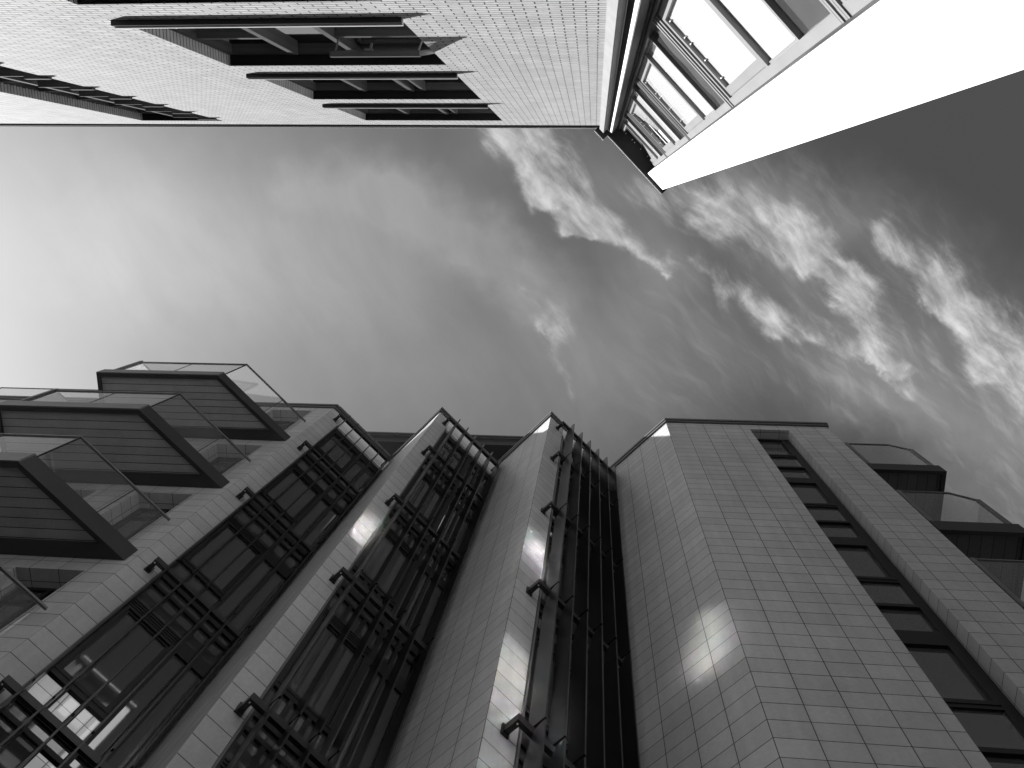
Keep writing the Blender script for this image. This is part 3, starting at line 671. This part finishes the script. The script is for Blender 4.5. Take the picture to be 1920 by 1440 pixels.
# street balconies on the left
def balcony(top, bot, rail):
    z0, z1, zr = bot + CZ, top + CZ, rail + CZ
    fl = [(-11.6, 3.70), (-8.60, 3.70), (-7.075, 5.225), (-11.6, 5.225)]
    mb = MB()
    # rim of the slab, open underneath so that the boards sit recessed
    inn = [(-11.52, 3.79), (-8.637, 3.79), (-7.457, 4.97), (-11.52, 4.97)]
    n = 4
    for i in range(n):
        a, b_, c, d = fl[i], fl[(i + 1) % n], inn[(i + 1) % n], inn[i]
        mb.face([(*a, z0), (*b_, z0), (*b_, z1), (*a, z1)])
        mb.face([(*a, z0), (*b_, z0), (*c, z0), (*d, z0)])
        mb.face([(*d, z0), (*c, z0), (*c, z0 + .05), (*d, z0 + .05)])
    mb.face([(*p, z1) for p in fl])
    bal = mb.build('balcony', 'dark_fascia', tiled)
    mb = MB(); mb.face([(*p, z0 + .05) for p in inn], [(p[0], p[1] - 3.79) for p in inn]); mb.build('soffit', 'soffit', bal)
    mb = MB(); prism(mb, [(-11.603, 3.672), (-8.612, 3.672), (-8.588, 3.697), (-11.603, 3.697)], z0 + .004, z1 + .003); mb.build('front_fascia_skylit', 'fascia', bal)  # lighter plate: sky light on the front put into its colour
    # glass: front in two panes, raking side in two panes
    A, B, C = (-11.40, 3.735), (-8.60, 3.735), (-7.20, 5.135)
    def lerp(p, q, t): return (p[0] + (q[0] - p[0]) * t, p[1] + (q[1] - p[1]) * t)
    g = .006
    for p, q in ((A, lerp(A, B, .497)), (lerp(A, B, .503), B), (B, lerp(B, C, .63)), (lerp(B, C, .637), C)):
        mb = MB(); mb.face([(*p, z1 - .02), (*q, z1 - .02), (*q, zr - .03), (*p, zr - .03)]); mb.build('glass_pane', 'rail_glass', bal)
    mb = MB(); sweep(mb, [(-11.42, 3.735), B, (-7.16, 5.175)], [(-.022, zr - .035), (.022, zr - .035), (.022, zr), (-.022, zr)], 1)
    mb.build('handrail', 'light_frame', bal)
    for p, q in ((A, B), (B, C)):
        mb = MB(); m_ = lerp(p, q, .5 if p == A else .634); prism(mb, [(m_[0] - .006, m_[1] - .006), (m_[0] + .006, m_[1] - .006), (m_[0] + .006, m_[1] + .006), (m_[0] - .006, m_[1] + .006)], z1, zr - .04); mb.build('glass_joint', 'frame', bal)
    mb = MB(); prism(mb, [(B[0] - .012, B[1] - .012), (B[0] + .012, B[1] - .012), (B[0] + .012, B[1] + .012), (B[0] - .012, B[1] + .012)], z1, zr - .04)
    mb.build('corner_joint', 'frame', bal)
    # frosted end screen with its post
    def slab_line(p, q, w, za, zb, nm, m):
        mb = MB(); d = Vector((q[0] - p[0], q[1] - p[1])).normalized(); n_ = Vector((-d.y, d.x)) * w
        prism(mb, [(p[0] - n_.x, p[1] - n_.y), (q[0] - n_.x, q[1] - n_.y), (q[0] + n_.x, q[1] + n_.y), (p[0] + n_.x, p[1] + n_.y)], za, zb); return mb.build(nm, m, bal)
    slab_line((-11.37, 3.775), (-9.97, 5.175), .008, z1, zr - .01, 'end_screen', 'frosted')
    mb = MB(); prism(mb, [(-11.46, 3.70), (-11.39, 3.70), (-11.39, 3.77), (-11.46, 3.77)], z1 - .02, zr + .06); mb.build('end_post', 'fascia', bal)
    slab_line((-11.37, 3.79), (-9.97, 5.19), .02, zr - .008, zr + .03, 'end_rail', 'fascia')
    # downlight
    return bal
for tp, bt, rl in ((16.956, 16.63, 18.165), (13.809, 13.456, 14.965), (10.648, 10.277, 11.752), (7.49, 7.12, 8.69), (4.34, 3.97, 5.54)): balcony(tp, bt, rl)

# balconies round the right-hand corner of the tower
def side_balcony(top):
    z1 = top + CZ; z0 = z1 - .40; x0, x1, y0, y1 = 6.06, 7.55, 5.36, 8.2
    mb = MB()
    prism(mb, [(x0, y0), (x1, y0), (x1, y0 + .08), (x0, y0 + .08)], z0, z1); prism(mb, [(x1 - .08, y0 + .08), (x1, y0 + .08), (x1, y1), (x1 - .08, y1)], z0, z1)
    prism(mb, [(x0, y0 + .08), (x1 - .08, y0 + .08), (x1 - .08, y1), (x0, y1)], z0 + .06, z1 - .003)
    bal = mb.build('balcony', 'dark_metal', tiled)
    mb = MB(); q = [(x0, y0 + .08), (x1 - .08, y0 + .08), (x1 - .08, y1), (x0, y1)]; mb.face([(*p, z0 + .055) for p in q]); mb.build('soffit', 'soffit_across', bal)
    gl = [(6.10, z1), (7.44, z1), (7.44, z1 + 1.22), (7.06, z1 + 1.58), (6.10, z1 + 1.58)]
    mb = MB(); mb.face([(x, 5.40, z) for x, z in gl]); mb.face([(7.47, 5.42, z1), (7.47, y1, z1), (7.47, y1, z1 + 1.2), (7.47, 5.42, z1 + 1.2)]); mb.build('glass_pane', 'rail_glass', bal)
    mb = MB()
    def rod(a, b_, r=.022):
        A, B = Vector(a), Vector(b_); d = (B - A).normalized(); e1 = Vector((0, 1, 0)) * r; e2 = d.cross(e1).normalized() * r
        ra = [A + e1 + e2, A - e1 + e2, A - e1 - e2, A + e1 - e2]; rb = [p + B - A for p in ra]
        for i in range(4): mb.face([ra[i], ra[(i + 1) % 4], rb[(i + 1) % 4], rb[i]])
        mb.face(ra[::-1]); mb.face(rb)
    pts = [(x, 5.40, z) for x, z in gl]
    rod(pts[4], pts[3], .018); rod(pts[3], pts[2], .018); rod(pts[2], pts[1], .03); rod(pts[0], pts[4], .035)
    mb.build('handrail', 'fascia', bal)
for tp in (16.78, 13.55, 10.47, 7.35): side_balcony(tp)

# set-back top floor and roof balustrades
PH = Fr((-7.6, 6.81), 0, -1)
mb = MB(); PH.box(mb, 0, 6.0, -3.0, 0, 21.95, 22.45); PH.box(mb, 0, 6.0, -3.0, -.55, 19.6, 21.945)
pent = mb.build('penthouse', 'spandrel', tiled)
mb = MB(); sweep(mb, [PH.xy(-.05, 0), PH.xy(6.05, 0)], [(0, 22.45 + CZ), (.06, 22.45 + CZ), (.06, 22.52 + CZ), (.10, 22.52 + CZ), (.10, 22.62 + CZ), (-.3, 22.62 + CZ), (-.3, 22.45 + CZ)]); mb.build('coping', 'coping', pent)
mb = MB(); PH.quad(mb, [(.02, -.53, 19.62), (5.98, -.53, 19.62), (5.98, -.53, 21.9), (.02, -.53, 21.9)], 's'); mb.build('pane', 'tower_pane', pent)
mb = MB()
for s in (.6, 1.7, 2.8, 3.9, 5.0): PH.box(mb, s, s + .06, -.53, -.47, 19.62, 21.9)
mb.build('mullion', 'frame', pent)
def balustrade(line, z0, z1):
    mb = MB(); sweep(mb, line, [(-.015, z1 - .03), (.015, z1 - .03), (.015, z1), (-.015, z1)])
    for p in (line[0], line[-1]): prism(mb, [(p[0] - .015, p[1] - .015), (p[0] + .015, p[1] - .015), (p[0] + .015, p[1] + .015), (p[0] - .015, p[1] + .015)], z0, z1)
    o = mb.build('roof_balustrade', 'fascia', tiled)
    mb = MB()
    for a, b_ in zip(line, line[1:]): mb.face([(*a, z0), (*b_, z0), (*b_, z1 - .03), (*a, z1 - .03)])
    mb.build('glass_pane', 'rail_glass', o)
balustrade([(-17.75, 5.19), (-13.4, 5.19)], 20.0 + CZ, 21.0 + CZ)
balustrade([(-7.28, 5.50), (-7.19, 5.50), (-5.68, 7.0)], 19.6 + CZ, 20.95 + CZ)
